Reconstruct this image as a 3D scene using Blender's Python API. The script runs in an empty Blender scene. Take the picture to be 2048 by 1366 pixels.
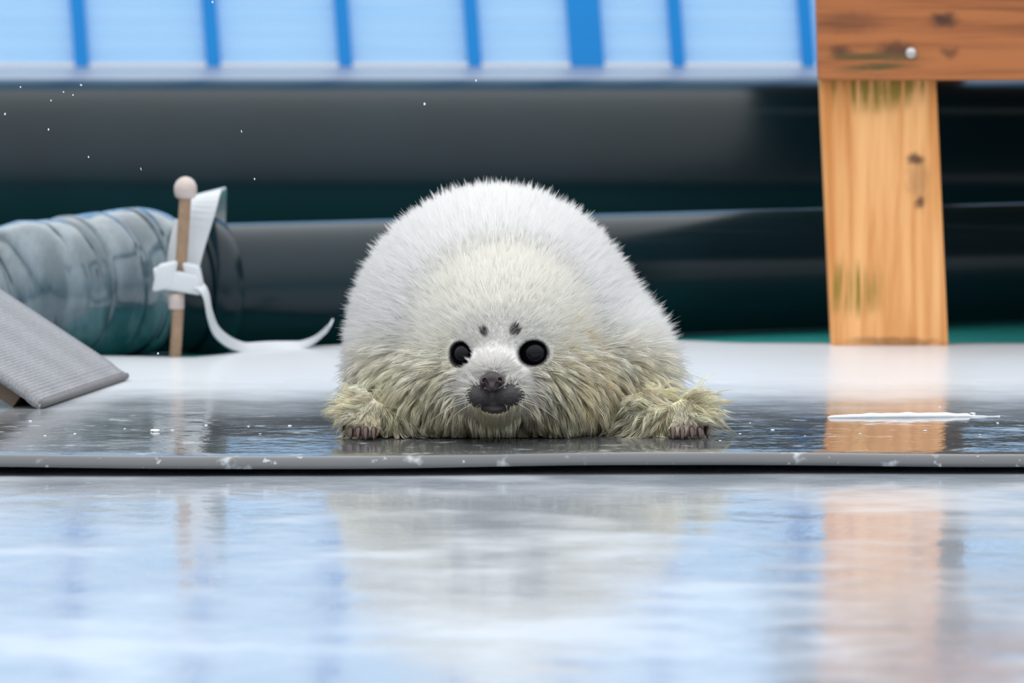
import bpy, bmesh, math
import numpy as np
from mathutils import Vector, Matrix

rng = np.random.default_rng(7)
scene = bpy.context.scene
C = scene.collection

# ------------------------------------------------------------------ camera, sky, exposure
F = 200.0 / 36.0 * 2048.0        # focal length in pixels of the 2048 frame
HZ = -118.0                      # pixel row of the horizon (camera is level, lens shifted)
CAMH = 0.5
cam = bpy.data.cameras.new('camera')
cam.lens = 200.0
cam.sensor_width = 36.0
cam.shift_y = (HZ - 683.0) / 2048.0
cam.clip_start = 0.05
cam.clip_end = 200.0
cam.dof.use_dof = True
cam.dof.focus_distance = 5.74
cam.dof.aperture_fstop = 8.5
cam_o = bpy.data.objects.new('camera', cam)
C.objects.link(cam_o)
cam_o.location = (0, 0, CAMH)
cam_o.rotation_euler = (math.radians(90), 0, 0)
scene.camera = cam_o

w = bpy.data.worlds.new('overcast_sky')
scene.world = w
w.use_nodes = True
nt = w.node_tree
nt.nodes.clear()
tc = nt.nodes.new('ShaderNodeTexCoord')
sep = nt.nodes.new('ShaderNodeSeparateXYZ')
ramp = nt.nodes.new('ShaderNodeValToRGB')
bg = nt.nodes.new('ShaderNodeBackground')
out = nt.nodes.new('ShaderNodeOutputWorld')
nt.links.new(tc.outputs['Generated'], sep.inputs[0])
mr = nt.nodes.new('ShaderNodeMapRange')
mr.inputs['From Min'].default_value = -1
mr.inputs['From Max'].default_value = 1
nt.links.new(sep.outputs['Z'], mr.inputs['Value'])
nt.links.new(mr.outputs[0], ramp.inputs[0])
e = ramp.color_ramp.elements
e[0].position = 0.48; e[0].color = (0.10, 0.11, 0.12, 1)
e[1].position = 1.0; e[1].color = (1.0, 1.0, 1.0, 1)
m_ = ramp.color_ramp.elements.new(0.505); m_.color = (0.31, 0.345, 0.39, 1)
m_ = ramp.color_ramp.elements.new(0.75); m_.color = (0.73, 0.755, 0.79, 1)
nt.links.new(ramp.outputs[0], bg.inputs['Color'])
bg.inputs['Strength'].default_value = 1.15
nt.links.new(bg.outputs[0], out.inputs['Surface'])

vs = scene.view_settings
vs.view_transform = 'Standard'
vs.look = 'None'
vs.exposure = 0.95
vs.gamma = 1.0
vs.use_curve_mapping = False


def P(px, py, D):
    """world point seen at photo pixel (px, py) at depth D in front of the camera"""
    return np.array([(px - 1024.0) * D / F, D, CAMH - (py - HZ) * D / F])


def ground_D(py, z=0.0):
    return F * (CAMH - z) / (py - HZ)


# ------------------------------------------------------------------ material helpers
def new_mat(name):
    m = bpy.data.materials.new(name)
    m.use_nodes = True
    t = m.node_tree
    b = t.nodes['Principled BSDF']
    return m, t, b


def simple(name, col, rough=0.5, metal=0.0, coat=0.0, spec=0.5, noise=0.0, nscale=30.0, bump=0.0, bscale=60.0):
    m, t, b = new_mat(name)
    b.inputs['Base Color'].default_value = (*col, 1)
    b.inputs['Roughness'].default_value = rough
    b.inputs['Metallic'].default_value = metal
    b.inputs['Coat Weight'].default_value = coat
    b.inputs['Specular IOR Level'].default_value = spec
    co = t.nodes.new('ShaderNodeTexCoord')
    if noise > 0:
        n = t.nodes.new('ShaderNodeTexNoise'); n.inputs['Scale'].default_value = nscale
        n.inputs['Detail'].default_value = 5
        t.links.new(co.outputs['Object'], n.inputs['Vector'])
        r = t.nodes.new('ShaderNodeMapRange')
        r.inputs['To Min'].default_value = 1 - noise; r.inputs['To Max'].default_value = 1 + noise
        t.links.new(n.outputs['Fac'], r.inputs['Value'])
        mx = t.nodes.new('ShaderNodeMix'); mx.data_type = 'RGBA'; mx.blend_type = 'MULTIPLY'
        mx.inputs['Factor'].default_value = 1
        mx.inputs['A'].default_value = (*col, 1)
        t.links.new(r.outputs[0], mx.inputs['B'])
        t.links.new(mx.outputs['Result'], b.inputs['Base Color'])
    if bump > 0:
        n = t.nodes.new('ShaderNodeTexNoise'); n.inputs['Scale'].default_value = bscale
        t.links.new(co.outputs['Object'], n.inputs['Vector'])
        bp = t.nodes.new('ShaderNodeBump'); bp.inputs['Strength'].default_value = 1
        bp.inputs['Distance'].default_value = bump
        t.links.new(n.outputs['Fac'], bp.inputs['Height'])
        t.links.new(bp.outputs[0], b.inputs['Normal'])
    return m


def mix_rgb(t, fac, a, b, blend='MIX'):
    n = t.nodes.new('ShaderNodeMix'); n.data_type = 'RGBA'; n.blend_type = blend
    for sock, v in (('Factor', fac), ('A', a), ('B', b)):
        if isinstance(v, bpy.types.NodeSocket):
            t.links.new(v, n.inputs[sock])
        elif sock == 'Factor':
            n.inputs[sock].default_value = v
        else:
            n.inputs[sock].default_value = (*v, 1)
    return n.outputs['Result']


def math_n(t, op, a, b=None, clamp=False):
    n = t.nodes.new('ShaderNodeMath'); n.operation = op; n.use_clamp = clamp
    for i, v in enumerate((a, b)):
        if v is None: continue
        if isinstance(v, bpy.types.NodeSocket): t.links.new(v, n.inputs[i])
        else: n.inputs[i].default_value = v
    return n.outputs[0]


def noise_n(t, vec, scale, detail=4, rough=0.5, mscale=None, dist=0.0):
    if mscale is not None:
        mp = t.nodes.new('ShaderNodeMapping'); mp.inputs['Scale'].default_value = mscale
        t.links.new(vec, mp.inputs['Vector']); vec = mp.outputs[0]
    n = t.nodes.new('ShaderNodeTexNoise')
    n.inputs['Scale'].default_value = scale
    n.inputs['Detail'].default_value = detail
    n.inputs['Roughness'].default_value = rough
    n.inputs['Distortion'].default_value = dist
    t.links.new(vec, n.inputs['Vector'])
    return n.outputs['Fac']


def ramp_n(t, val, lo, hi, a=0.0, b=1.0, smooth=True):
    n = t.nodes.new('ShaderNodeMapRange')
    if smooth: n.interpolation_type = 'SMOOTHSTEP'
    n.inputs['From Min'].default_value = lo; n.inputs['From Max'].default_value = hi
    n.inputs['To Min'].default_value = a; n.inputs['To Max'].default_value = b
    t.links.new(val, n.inputs['Value'])
    return n.outputs[0]


def spot_n(t, vec, pos, scale, r0, r1):
    """1 inside an ellipsoidal spot, 0 outside"""
    s = t.nodes.new('ShaderNodeVectorMath'); s.operation = 'SUBTRACT'
    t.links.new(vec, s.inputs[0]); s.inputs[1].default_value = pos
    k = t.nodes.new('ShaderNodeVectorMath'); k.operation = 'MULTIPLY'
    t.links.new(s.outputs[0], k.inputs[0]); k.inputs[1].default_value = scale
    l = t.nodes.new('ShaderNodeVectorMath'); l.operation = 'LENGTH'
    t.links.new(k.outputs[0], l.inputs[0])
    return ramp_n(t, l.outputs['Value'], r0, r1, 1.0, 0.0)


# ------------------------------------------------------------------ object helpers
def tag(o, label=None, cat=None, group=None, kind=None):
    if label: o['label'] = label
    if cat: o['category'] = cat
    if group: o['group'] = group
    if kind: o['kind'] = kind
    return o


def empty(name, loc=(0, 0, 0)):
    o = bpy.data.objects.new(name, None)
    o.empty_display_size = 0.05
    C.objects.link(o)
    o.location = [float(v) for v in loc]
    return o


def link(name, me, mat=None, parent=None):
    o = bpy.data.objects.new(name, me)
    C.objects.link(o)
    if mat is not None and not me.materials: me.materials.append(mat)
    if parent is not None:
        o.parent = parent
        o.matrix_parent_inverse = Matrix.Translation(parent.location).inverted()
    return o


def mesh_np(name, verts, faces, smooth=True):
    me = bpy.data.meshes.new(name)
    me.from_pydata([tuple(map(float, v)) for v in verts], [], [tuple(map(int, f)) for f in faces])
    if smooth: me.polygons.foreach_set('use_smooth', [True] * len(me.polygons))
    me.update()
    return me


def from_bm(name, bm, smooth=False):
    bmesh.ops.recalc_face_normals(bm, faces=bm.faces[:])
    me = bpy.data.meshes.new(name)
    bm.to_mesh(me); bm.free()
    if smooth: me.polygons.foreach_set('use_smooth', [True] * len(me.polygons))
    return me


def box_mesh(name, x0, x1, y0, y1, z0, z1, bevel=0.003, shear=0.0, seg=2):
    """box with bevelled edges; shear moves x by shear*(z-z0)"""
    bm = bmesh.new()
    bmesh.ops.create_cube(bm, size=1)
    for v in bm.verts:
        v.co = Vector(((x0 + x1) / 2 + v.co.x * (x1 - x0), (y0 + y1) / 2 + v.co.y * (y1 - y0), (z0 + z1) / 2 + v.co.z * (z1 - z0)))
    if bevel > 0:
        bmesh.ops.bevel(bm, geom=bm.edges[:], offset=bevel, segments=seg, profile=0.5, affect='EDGES')
    for v in bm.verts:
        v.co.x += shear * (v.co.z - z0)
    return from_bm(name, bm)


def tube(name, pts, radii, n=12, cap=True):
    pts = [np.asarray(p, float) for p in pts]
    radii = radii if hasattr(radii, '__len__') else [radii] * len(pts)
    V, Fc = [], []
    up = None
    for i, p in enumerate(pts):
        a = pts[max(i - 1, 0)]; b = pts[min(i + 1, len(pts) - 1)]
        d = (b - a) / np.linalg.norm(b - a)
        if up is None:
            up = np.array([0, 0, 1.0]) if abs(d[2]) < 0.9 else np.array([0, 1.0, 0])
        u = up - d * np.dot(up, d); u /= np.linalg.norm(u); up = u
        s = np.cross(d, u)
        for k in range(n):
            an = 2 * math.pi * k / n
            V.append(p + radii[i] * (math.cos(an) * u + math.sin(an) * s))
    for i in range(len(pts) - 1):
        for k in range(n):
            Fc.append((i * n + k, i * n + (k + 1) % n, (i + 1) * n + (k + 1) % n, (i + 1) * n + k))
    if cap:
        Fc.append(tuple(range(n))[::-1]); Fc.append(tuple((len(pts) - 1) * n + k for k in range(n)))
    return mesh_np(name, V, Fc)


def ribbon(name, pts, wdir, width, thick):
    """flat strap: swept rectangle along pts; wdir = width direction (vector or list)"""
    pts = [np.asarray(p, float) for p in pts]
    V, Fc = [], []
    for i, p in enumerate(pts):
        a = pts[max(i - 1, 0)]; b = pts[min(i + 1, len(pts) - 1)]
        d = (b - a) / np.linalg.norm(b - a)
        wv = np.asarray(wdir[i] if isinstance(wdir, list) else wdir, float)
        wv = wv - d * np.dot(wv, d); wv /= np.linalg.norm(wv)
        n = np.cross(d, wv)
        wd = width[i] if hasattr(width, '__len__') else width
        for sx, sn in ((-1, -1), (1, -1), (1, 1), (-1, 1)):
            V.append(p + wv * sx * wd / 2 + n * sn * thick / 2)
    for i in range(len(pts) - 1):
        for k in range(4):
            Fc.append((i * 4 + k, i * 4 + (k + 1) % 4, (i + 1) * 4 + (k + 1) % 4, (i + 1) * 4 + k))
    Fc.append((3, 2, 1, 0)); m = (len(pts) - 1) * 4; Fc.append((m, m + 1, m + 2, m + 3))
    return mesh_np(name, V, Fc, smooth=False)


def spline(ctrl, n):
    """Catmull-Rom through control points"""
    c = [np.asarray(p, float) for p in ctrl]
    c = [2 * c[0] - c[1]] + c + [2 * c[-1] - c[-2]]
    outp = []
    segs = len(c) - 3
    for i in range(n):
        u = i / (n - 1) * segs
        k = min(int(u), segs - 1); t = u - k
        p0, p1, p2, p3 = c[k:k + 4]
        outp.append(0.5 * ((2 * p1) + (p2 - p0) * t + (2 * p0 - 5 * p1 + 4 * p2 - p3) * t * t + (3 * p1 - p0 - 3 * p2 + p3) * t ** 3))
    return outp


# ------------------------------------------------------------------ floor
def floor_material(name, near):
    m, t, b = new_mat(name)
    co = t.nodes.new('ShaderNodeTexCoord').outputs['Object']
    sp = t.nodes.new('ShaderNodeSeparateXYZ'); t.links.new(co, sp.inputs[0])
    y = sp.outputs['Y']
    big = noise_n(t, co, 2.2, 3, 0.5)
    mid = noise_n(t, co, 9.0, 4, 0.55)
    fine = noise_n(t, co, 60.0, 3, 0.6)
    if near:
        f1 = ramp_n(t, math_n(t, 'ADD', math_n(t, 'MULTIPLY', mid, 0.5), math_n(t, 'MULTIPLY', big, 0.5)), 0.40, 0.66)
        frost = math_n(t, 'MULTIPLY', f1, 0.6)
    else:
        yy = math_n(t, 'ADD', y, math_n(t, 'MULTIPLY', math_n(t, 'SUBTRACT', mid, 0.5), 0.35))
        far = ramp_n(t, yy, 5.80, 6.50)
        patch = ramp_n(t, noise_n(t, co, 26.0, 3, 0.6), 0.58, 0.70)
        frost = math_n(t, 'MAXIMUM', math_n(t, 'MULTIPLY', far, 0.9), math_n(t, 'MULTIPLY', patch, 0.45))
    speck = ramp_n(t, fine, 0.64, 0.72)
    frost2 = math_n(t, 'MAXIMUM', frost, math_n(t, 'MULTIPLY', speck, 0.5))
    wet = (0.36, 0.40, 0.45) if near else (0.10, 0.105, 0.11)
    col = mix_rgb(t, frost2, wet, (0.72, 0.76, 0.80))
    t.links.new(col, b.inputs['Base Color'])
    ro = ramp_n(t, frost, 0.0, 1.0, 0.06 if near else 0.05, 0.30, smooth=False)
    t.links.new(ro, b.inputs['Roughness'])
    b.inputs['Specular IOR Level'].default_value = 0.5
    b.inputs['IOR'].default_value = 1.5
    h = math_n(t, 'ADD', math_n(t, 'MULTIPLY', mid, 1.0), math_n(t, 'MULTIPLY', fine, 0.10))
    bp = t.nodes.new('ShaderNodeBump'); bp.inputs['Strength'].default_value = 1.0
    bp.inputs['Distance'].default_value = 0.0013 if near else 0.0016
    t.links.new(h, bp.inputs['Height'])
    t.links.new(bp.outputs[0], b.inputs['Normal'])
    return m


def edge_back_D(px_like):
    xs = [-900, 0, 165, 410, 480, 600, 700, 1000, 1380, 1480, 1660, 2048, 3200]
    ys = [714, 712, 710, 714, 705, 694, 687, 682, 680, 685, 686, 686, 686]
    return F * CAMH / (np.interp(px_like, xs, ys) - HZ)


def build_back_sheet():
    nx, ny = 260, 40
    X = np.linspace(-3.0, 3.0, nx)
    V, Fc = [], []
    prof = []
    r = 0.011
    for i, x in enumerate(X):
        pxl = 1024 + x * F / 7.0
        yb = edge_back_D(pxl)
        yf = 5.535 + 0.018 * np.tanh(x / 0.5) + 0.004 * math.sin(x * 7.3) + 0.0015 * math.sin(x * 23 + 1)
        zb = 0.0012 * math.sin(x * 9.1 + 0.4)
        row = []
        for j in range(ny):                              # top, back to front
            u = j / (ny - 1)
            row.append((x, yb + (yf + r - yb) * u, 0.0 if u < 0.8 else zb * (u - 0.8) * 5))
        for k in range(1, 8):                            # rounded lip
            a = math.pi / 2 * k / 7
            row.append((x, yf + r - r * math.sin(a), zb - (r - r * math.cos(a)) ))
        row.append((x, yf + 0.002, zb - r - 0.001))
        row.append((x, yf + 0.35, -r - 0.001))
        row.append((x, yb, -r - 0.001))
        V += row; n = len(row)
    for i in range(nx - 1):
        for j in range(n - 1):
            Fc.append((i * n + j, i * n + j + 1, (i + 1) * n + j + 1, (i + 1) * n + j))
        Fc.append((i * n + n - 1, i * n, (i + 1) * n, (i + 1) * n + n - 1))
    return mesh_np('floor', V, Fc)


fl = link('floor', build_back_sheet(), floor_material('wet_frosty_sheet', False))
tag(fl, 'wet frosted grey floor sheet under the seal pup', 'floor', kind='structure')
ZN = -0.020
fn = link('floor', box_mesh('near_sheet', -3.0, 3.0, 0.6, 5.80, ZN - 0.02, ZN, 0.004), floor_material('wet_near_sheet', True))
tag(fn, 'glossy wet floor sheet in front of the dark gap', 'floor', kind='structure')
tb = link('trim', box_mesh('joist', -3.0, 3.0, 5.74, 5.80, -0.06, -0.0115, 0.003), simple('grey_joist', (0.20, 0.19, 0.18), 0.7))
tb.name = 'trim_1'
tag(tb, 'grey joist inside the gap under the floor sheet', 'trim', kind='structure')

teal = simple('teal_liner', (0.02, 0.30, 0.28), 0.45, noise=0.25, nscale=14, bump=0.002, bscale=18)
tg = link('floor', box_mesh('liner', -3.0, 3.0, 6.80, 8.75, -0.06, -0.012, 0.002), teal)
tag(tg, 'teal liner ground under the black pipes', 'floor', kind='structure')
deckz = 0.294
deck_m = simple('wet_concrete', (0.31, 0.30, 0.31), 0.26, noise=0.2, nscale=9, bump=0.001, bscale=20)
dk = link('floor', box_mesh('deck', -4.0, 4.0, 8.73, 13.0, -0.06, deckz - 0.004, 0.006), deck_m)
tag(dk, 'wet grey deck behind the upper pipe carrying the blue fence', 'deck', kind='structure')

# ------------------------------------------------------------------ blue fence
DF = 9.53
fence = empty('blue_fence', (0, DF, deckz - 0.004))
tag(fence, 'light blue panel fence with darker blue uprights behind the pipes', 'fence')
LEAN = -0.075
FH = 1.25
blue_m = simple('blue_paint', (0.0, 0.25, 0.68), 0.4, noise=0.06, nscale=8)
pm, t, b = new_mat('pale_blue_translucent_sheet')
co = t.nodes.new('ShaderNodeTexCoord').outputs['Object']
pc = mix_rgb(t, noise_n(t, co, 3.0, 3, 0.5, (1, 1, 14)), (0.36, 0.65, 0.98), (0.48, 0.755, 1.0))
t.links.new(pc, b.inputs['Base Color'])
b.inputs['Roughness'].default_value = 0.4
tr = t.nodes.new('ShaderNodeBsdfTranslucent'); t.links.new(pc, tr.inputs['Color'])
ms = t.nodes.new('ShaderNodeMixShader'); ms.inputs[0].default_value = 0.55
t.links.new(b.outputs[0], ms.inputs[1]); t.links.new(tr.outputs[0], ms.inputs[2])
t.links.new(ms.outputs[0], t.nodes['Material Output'].inputs['Surface'])
white_m = simple('white_paint', (0.82, 0.86, 0.90), 0.45)
posts = [(-885, 28), (-622, 28), (-360, 28), (-98, 28), (165, 28), (428, 28), (692, 28), (950, 28), (1175, 68), (1357, 27), (1617, 27), (1880, 28), (2142, 28), (2404, 28), (2667, 28)]
z0 = deckz - 0.004
for px, wd in posts:
    x = (px - 1024) * DF / F; hw = wd / 2 * DF / F
    link('upright', box_mesh('upright', x - hw, x + hw, DF - 0.018, DF + 0.018, z0 - 0.002, z0 + FH, 0.003, LEAN), blue_m, fence)
for (pa, wa), (pb, wb) in zip(posts[:-1], posts[1:]):
    xa = (pa + wa / 2 - 1024) * DF / F; xb = (pb - wb / 2 - 1024) * DF / F
    V, Fc = [], []
    nz = 260
    for k in range(nz):
        z = z0 + 0.006 + (FH - 0.012) * k / (nz - 1)
        off = 0.0025 * math.sin((z - z0) * 2 * math.pi / 0.026)
        for x in (xa - 0.004, xb + 0.004):
            V.append((x + LEAN * (z - z0), DF + 0.004 + off, z))
    for k in range(nz - 1):
        Fc.append((2 * k, 2 * k + 1, 2 * k + 3, 2 * k + 2))
    link('panel', mesh_np('panel', V, Fc), pm, fence)
for zc, hh in ((0.585, 0.05), (z0 + FH - 0.03, 0.06)):
    link('rail', box_mesh('rail', -1.75, 1.55, DF - 0.035, DF - 0.016, zc - hh / 2, zc + hh / 2, 0.003), white_m, fence)

# ------------------------------------------------------------------ black pipes
pipe_m = simple('black_pipe_plastic', (0.003, 0.014, 0.020), 0.22, noise=0.3, nscale=7, spec=0.26, bump=0.0006, bscale=9)
up = empty('black_pipe', (0, 8.60, 0.0))
tag(up, 'thick black plastic pipe lying along the deck below the blue fence', 'pipe')
RU = 0.1475
pts = [np.array([x, 8.60, RU - 0.008]) for x in np.linspace(-3.0, 3.0, 13)]
link('barrel', tube('barrel', pts, RU + 0.004, 64), pipe_m, up)

rl = 0.079
a = np.array([(440 - 1024) * 7.09 / F, 7.09, rl - 0.010]); bq = np.array([(1650 - 1024) * 7.50 / F, 7.50, rl - 0.010])
dq = (bq - a) / np.linalg.norm(bq - a)
lp = empty('black_pipe', a)
tag(lp, 'thin glossy black plastic pipe running from the wrapped joint under the wooden bench', 'pipe')
pts = [a + dq * s for s in np.linspace(-0.125, 1.6, 30)]
link('barrel', tube('barrel', pts, rl, 64), pipe_m, lp)
link('collar', tube('collar', [a - dq * 0.045, a - dq * 0.043, a - dq * 0.008, a - dq * 0.005], [rl + 0.004, rl + 0.008, rl + 0.008, rl + 0.003], 48), pipe_m, lp)
# ------------------------------------------------------------------ wrapped joint
j0 = a - dq * 0.10


def joint_axis(s_):
    u = min(1.0, max(0.0, s_ / 0.16)); u = u * u * (3 - 2 * u)
    return j0 - dq * s_ + np.array([0, -0.045 * u, 0])


jt = empty('wrapped_pipe_joint', j0)
tag(jt, 'bulging pipe joint wrapped in shiny grey blue plastic film beside the tie rod', 'pipe joint')
prof = [(0.0, 0.060), (0.002, 0.088), (0.015, 0.0915), (0.05, 0.0885), (0.085, 0.0865), (0.13, 0.0865), (0.16, 0.084), (0.19, 0.076), (0.22, 0.070), (0.30, 0.067), (0.9, 0.067)]
film_m, t, b = new_mat('stretch_film')
co = t.nodes.new('ShaderNodeTexCoord').outputs['Object']
wr = noise_n(t, co, 16.0, 5, 0.6, (1.6, 1, 0.5))
t.links.new(mix_rgb(t, ramp_n(t, wr, 0.38, 0.68), (0.020, 0.055, 0.075), (0.11, 0.16, 0.19)), b.inputs['Base Color'])
b.inputs['Roughness'].default_value = 0.22
b.inputs['Coat Weight'].default_value = 1.0; b.inputs['Coat Roughness'].default_value = 0.10
bp = t.nodes.new('ShaderNodeBump'); bp.inputs['Distance'].default_value = 0.003
t.links.new(wr, bp.inputs['Height']); t.links.new(bp.outputs[0], b.inputs['Normal'])
pts, rad = [], []
for i in range(150):
    s = 0.9 * (i / 149) ** 1.6
    pts.append(joint_axis(s))
    r = np.interp(s, [p[0] for p in prof], [p[1] for p in prof])
    rad.append(r + 0.0012 * math.sin(s * 90) * (s > 0.02) + 0.0008 * math.sin(s * 210))
for p_, r_ in zip(pts, rad): p_[2] = max(r_, 0.07) - 0.012
link('sleeve', tube('sleeve', pts, rad, 72), film_m, jt)
tape_m = film_m
for s0, s1 in ((0.062, 0.105), (0.205, 0.25)):
    pp, rr = [], []
    for s in np.linspace(s0, s1, 8):
        r = np.interp(s, [p[0] for p in prof], [p[1] for p in prof]) + 0.0022
        q = joint_axis(s); q[2] = max(r, 0.07) - 0.013
        pp.append(q); rr.append(r)
    link('tape_band', tube('tape_band', pp, rr, 72), tape_m, jt)

# ------------------------------------------------------------------ tie rod
DR = 6.845
base = P(350, 716, DR); base[2] = -0.002
rod = empty('tie_rod', base)
tag(rod, 'rusty tan threaded rod with round head standing against the wrapped joint', 'rod')
rod_m = simple('tan_rusty_steel', (0.31, 0.205, 0.13), 0.45, metal=0.3, noise=0.35, nscale=70, bump=0.001, bscale=200)
head_m = simple('pale_worn_metal', (0.50, 0.425, 0.39), 0.4, metal=0.2, noise=0.25, nscale=60)
top = P(371, 392, DR)
pp, rr = [], []
for i in range(160):                                 # thread
    u = i / 159
    pp.append(base + (top - base) * u); rr.append(0.0068 + 0.0007 * (i % 2))
link('shaft', tube('shaft', pp, rr, 16), rod_m, rod)
hc = P(371, 376, DR)
link('head', tube('head', [hc + np.array([0, 0, z]) for z in (-0.0135, -0.013, -0.010, -0.004, 0.003, 0.009, 0.0125, 0.0138)],
                  [0.004, 0.009, 0.0125, 0.0138, 0.0136, 0.0105, 0.006, 0.001], 20), head_m, rod)
nb = P(353, 602, DR)
link('coupling_nut', tube('coupling_nut', [nb + np.array([0, 0, z]) for z in (-0.010, -0.008, 0.008, 0.010)], [0.009, 0.0108, 0.0108, 0.009], 6), head_m, rod)

# ------------------------------------------------------------------ white strap with buckle
strap_m = simple('white_strap_plastic', (0.52, 0.55, 0.57), 0.4, noise=0.1, nscale=30)
st = empty('white_strap', P(355, 562, DR))
tag(st, 'white plastic strap buckled round the tie rod with a curled loose tail', 'strap')
lo = spline([P(362, 560, 6.862), P(380, 490, 6.868), P(402, 420, 6.876), P(414, 388, 6.90), P(420, 386, 6.96), P(424, 384, 7.10), P(424, 410, 7.185), P(420, 500, 7.20), P(416, 600, 7.20)], 40)
link('loop', ribbon('loop', lo, np.array([1.0, 0.0, 0.25]), [0.036] * 40, 0.0022), strap_m, st)
lo2 = spline([P(345, 545, 6.87), P(352, 490, 6.872), P(362, 440, 6.88)], 10)
link('inner_band', ribbon('inner_band', lo2, np.array([1.0, 0.0, 0.15]), 0.016, 0.0022), strap_m, st)
bmk = bmesh.new()
for cx, cy, w_, h_, d_, rot in ((355, 562, 0.056, 0.026, 0.024, -0.16), (331, 552, 0.026, 0.034, 0.026, 0.2), (386, 548, 0.022, 0.026, 0.020, -0.2)):
    g = bmesh.ops.create_cube(bmk, size=1)['verts']
    c = P(cx, cy, DR - 0.004)
    for v in g:
        x, y, z = v.co.x * w_, v.co.y * d_, v.co.z * h_
        v.co = Vector((c[0] + x * math.cos(rot) + z * math.sin(rot), c[1] + y, c[2] - x * math.sin(-rot) + z * math.cos(rot)))
bmesh.ops.bevel(bmk, geom=bmk.edges[:], offset=0.005, segments=3, profile=0.5, affect='EDGES')
link('buckle', from_bm('buckle', bmk, True), strap_m, st)
tp = spline([P(375, 572, DR - 0.006), P(398, 572, DR - 0.012), P(412, 590, DR - 0.012), P(420, 630, DR), P(434, 664, 6.88), P(465, 688, 6.92), P(510, 699, 6.95), P(565, 698, 6.98), P(620, 684, 6.99), P(652, 660, 6.985), P(663, 645, 6.98)], 60)
tp = [np.array([p[0], p[1], max(p[2], 0.003)]) for p in tp]
wds = [0.016 if i < 40 else 0.016 + 0.004 * (i - 40) / 20 for i in range(60)]
link('tail', ribbon('tail', tp, np.array([0.25, 1.0, 0.55]), wds, 0.0022), strap_m, st)

# ------------------------------------------------------------------ wooden bench
DB = 7.03
bx0 = (1664 - 1024) * DB / F; bx1 = (1897 - 1024) * DB / F
bench = empty('wooden_bench', ((bx0 + bx1) / 2, DB, 0))
tag(bench, 'weathered orange brown wooden bench standing over the black pipe', 'bench')


def wood_material(name, axis, pale, dark, spots, moss, mosscol=(0.26, 0.17, 0.02)):
    m, t, b = new_mat(name)
    co = t.nodes.new('ShaderNodeTexCoord').outputs['Object']
    st_ = {'z': (26, 26, 1.3), 'x': (1.3, 26, 26), 'y': (26, 1.3, 26)}[axis]
    n1 = noise_n(t, co, 1.0, 5, 0.6, st_, 0.6)
    st2 = tuple(4 * s for s in st_)
    n2 = noise_n(t, co, 1.0, 3, 0.5, st2)
    g = math_n(t, 'ADD', math_n(t, 'MULTIPLY', n1, 0.7), math_n(t, 'MULTIPLY', n2, 0.3))
    col = mix_rgb(t, ramp_n(t, g, 0.36, 0.62), dark, pale)
    wob = t.nodes.new('ShaderNodeTexNoise'); wob.inputs['Scale'].default_value = 55; t.links.new(co, wob.inputs['Vector'])
    wv_ = t.nodes.new('ShaderNodeVectorMath'); wv_.operation = 'MULTIPLY_ADD'
    t.links.new(wob.outputs['Color'], wv_.inputs[0]); wv_.inputs[1].default_value = (0.018, 0, 0.012)
    off_ = t.nodes.new('ShaderNodeVectorMath'); off_.operation = 'SUBTRACT'
    t.links.new(co, off_.inputs[0]); off_.inputs[1].default_value = (0.009, 0, 0.006)
    t.links.new(off_.outputs[0], wv_.inputs[2]); co = wv_.outputs[0]
    for pos, sc, r0, r1, k in spots:
        f = math_n(t, 'MULTIPLY', spot_n(t, co, pos, sc, r0, r1), k)
        col = mix_rgb(t, f, col, (0.05, 0.022, 0.014))
    for pos, sc, r0, r1 in moss:
        f = math_n(t, 'MULTIPLY', spot_n(t, co, pos, sc, r0, r1), ramp_n(t, n2, 0.42, 0.60))
        col = mix_rgb(t, f, col, mosscol)
    t.links.new(col, b.inputs['Base Color'])
    b.inputs['Roughness'].default_value = 0.55
    b.inputs['Specular IOR Level'].default_value = 0.35
    bp = t.nodes.new('ShaderNodeBump'); bp.inputs['Distance'].default_value = 0.0012
    t.links.new(g, bp.inputs['Height']); t.links.new(bp.outputs[0], b.inputs['Normal'])
    return m


def wp(px, py, D): return tuple(P(px, py, D))   # parts of the bench keep world coordinates in their meshes
post_m = wood_material('pale_post_wood', 'z', (0.84, 0.44, 0.175), (0.58, 0.225, 0.055),
    [(wp(1830, 318, DB), (60, 5, 85), 0.25, 1.0, 0.85), (wp(1836, 405, DB), (120, 5, 100), 0.2, 1.0, 0.8), (wp(1838, 360, DB), (60, 5, 24), 0.2, 1.1, 0.35), (wp(1790, 684, DB), (12, 5, 120), 0.3, 1.0, 0.5)],
    [(wp(1740, 178, DB), (11, 5, 26), 0.3, 1.0), (wp(1705, 575, DB), (18, 5, 22), 0.3, 1.0), (wp(1760, 170, DB), (9, 5, 60), 0.3, 1.0)])
LEANB = -0.045
link('leg', box_mesh('leg', bx0, bx1, DB, DB + 0.045, -0.001, 0.40, 0.003, LEANB), post_m, bench)
rail_m = wood_material('brown_rail_wood', 'x', (0.42, 0.145, 0.045), (0.19, 0.055, 0.018),
    [(wp(1886, 40, DB - 0.03), (38, 5, 70), 0.2, 1.0, 0.9), (wp(1790, 100, DB - 0.03), (30, 5, 60), 0.2, 1.0, 0.8), (wp(1680, 104, DB - 0.03), (45, 5, 80), 0.2, 1.0, 0.75), (wp(1900, 106, DB - 0.03), (60, 5, 90), 0.2, 1.0, 0.6), (wp(1700, 45, DB - 0.03), (16, 5, 50), 0.2, 1.0, 0.4)],
    [(wp(1750, 120, DB - 0.03), (12, 5, 40), 0.3, 1.0)], (0.10, 0.07, 0.02))
zb = P(1700, 161, DB - 0.03)[2]
rx0 = (1637 - 1024) * (DB - 0.03) / F
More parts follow.
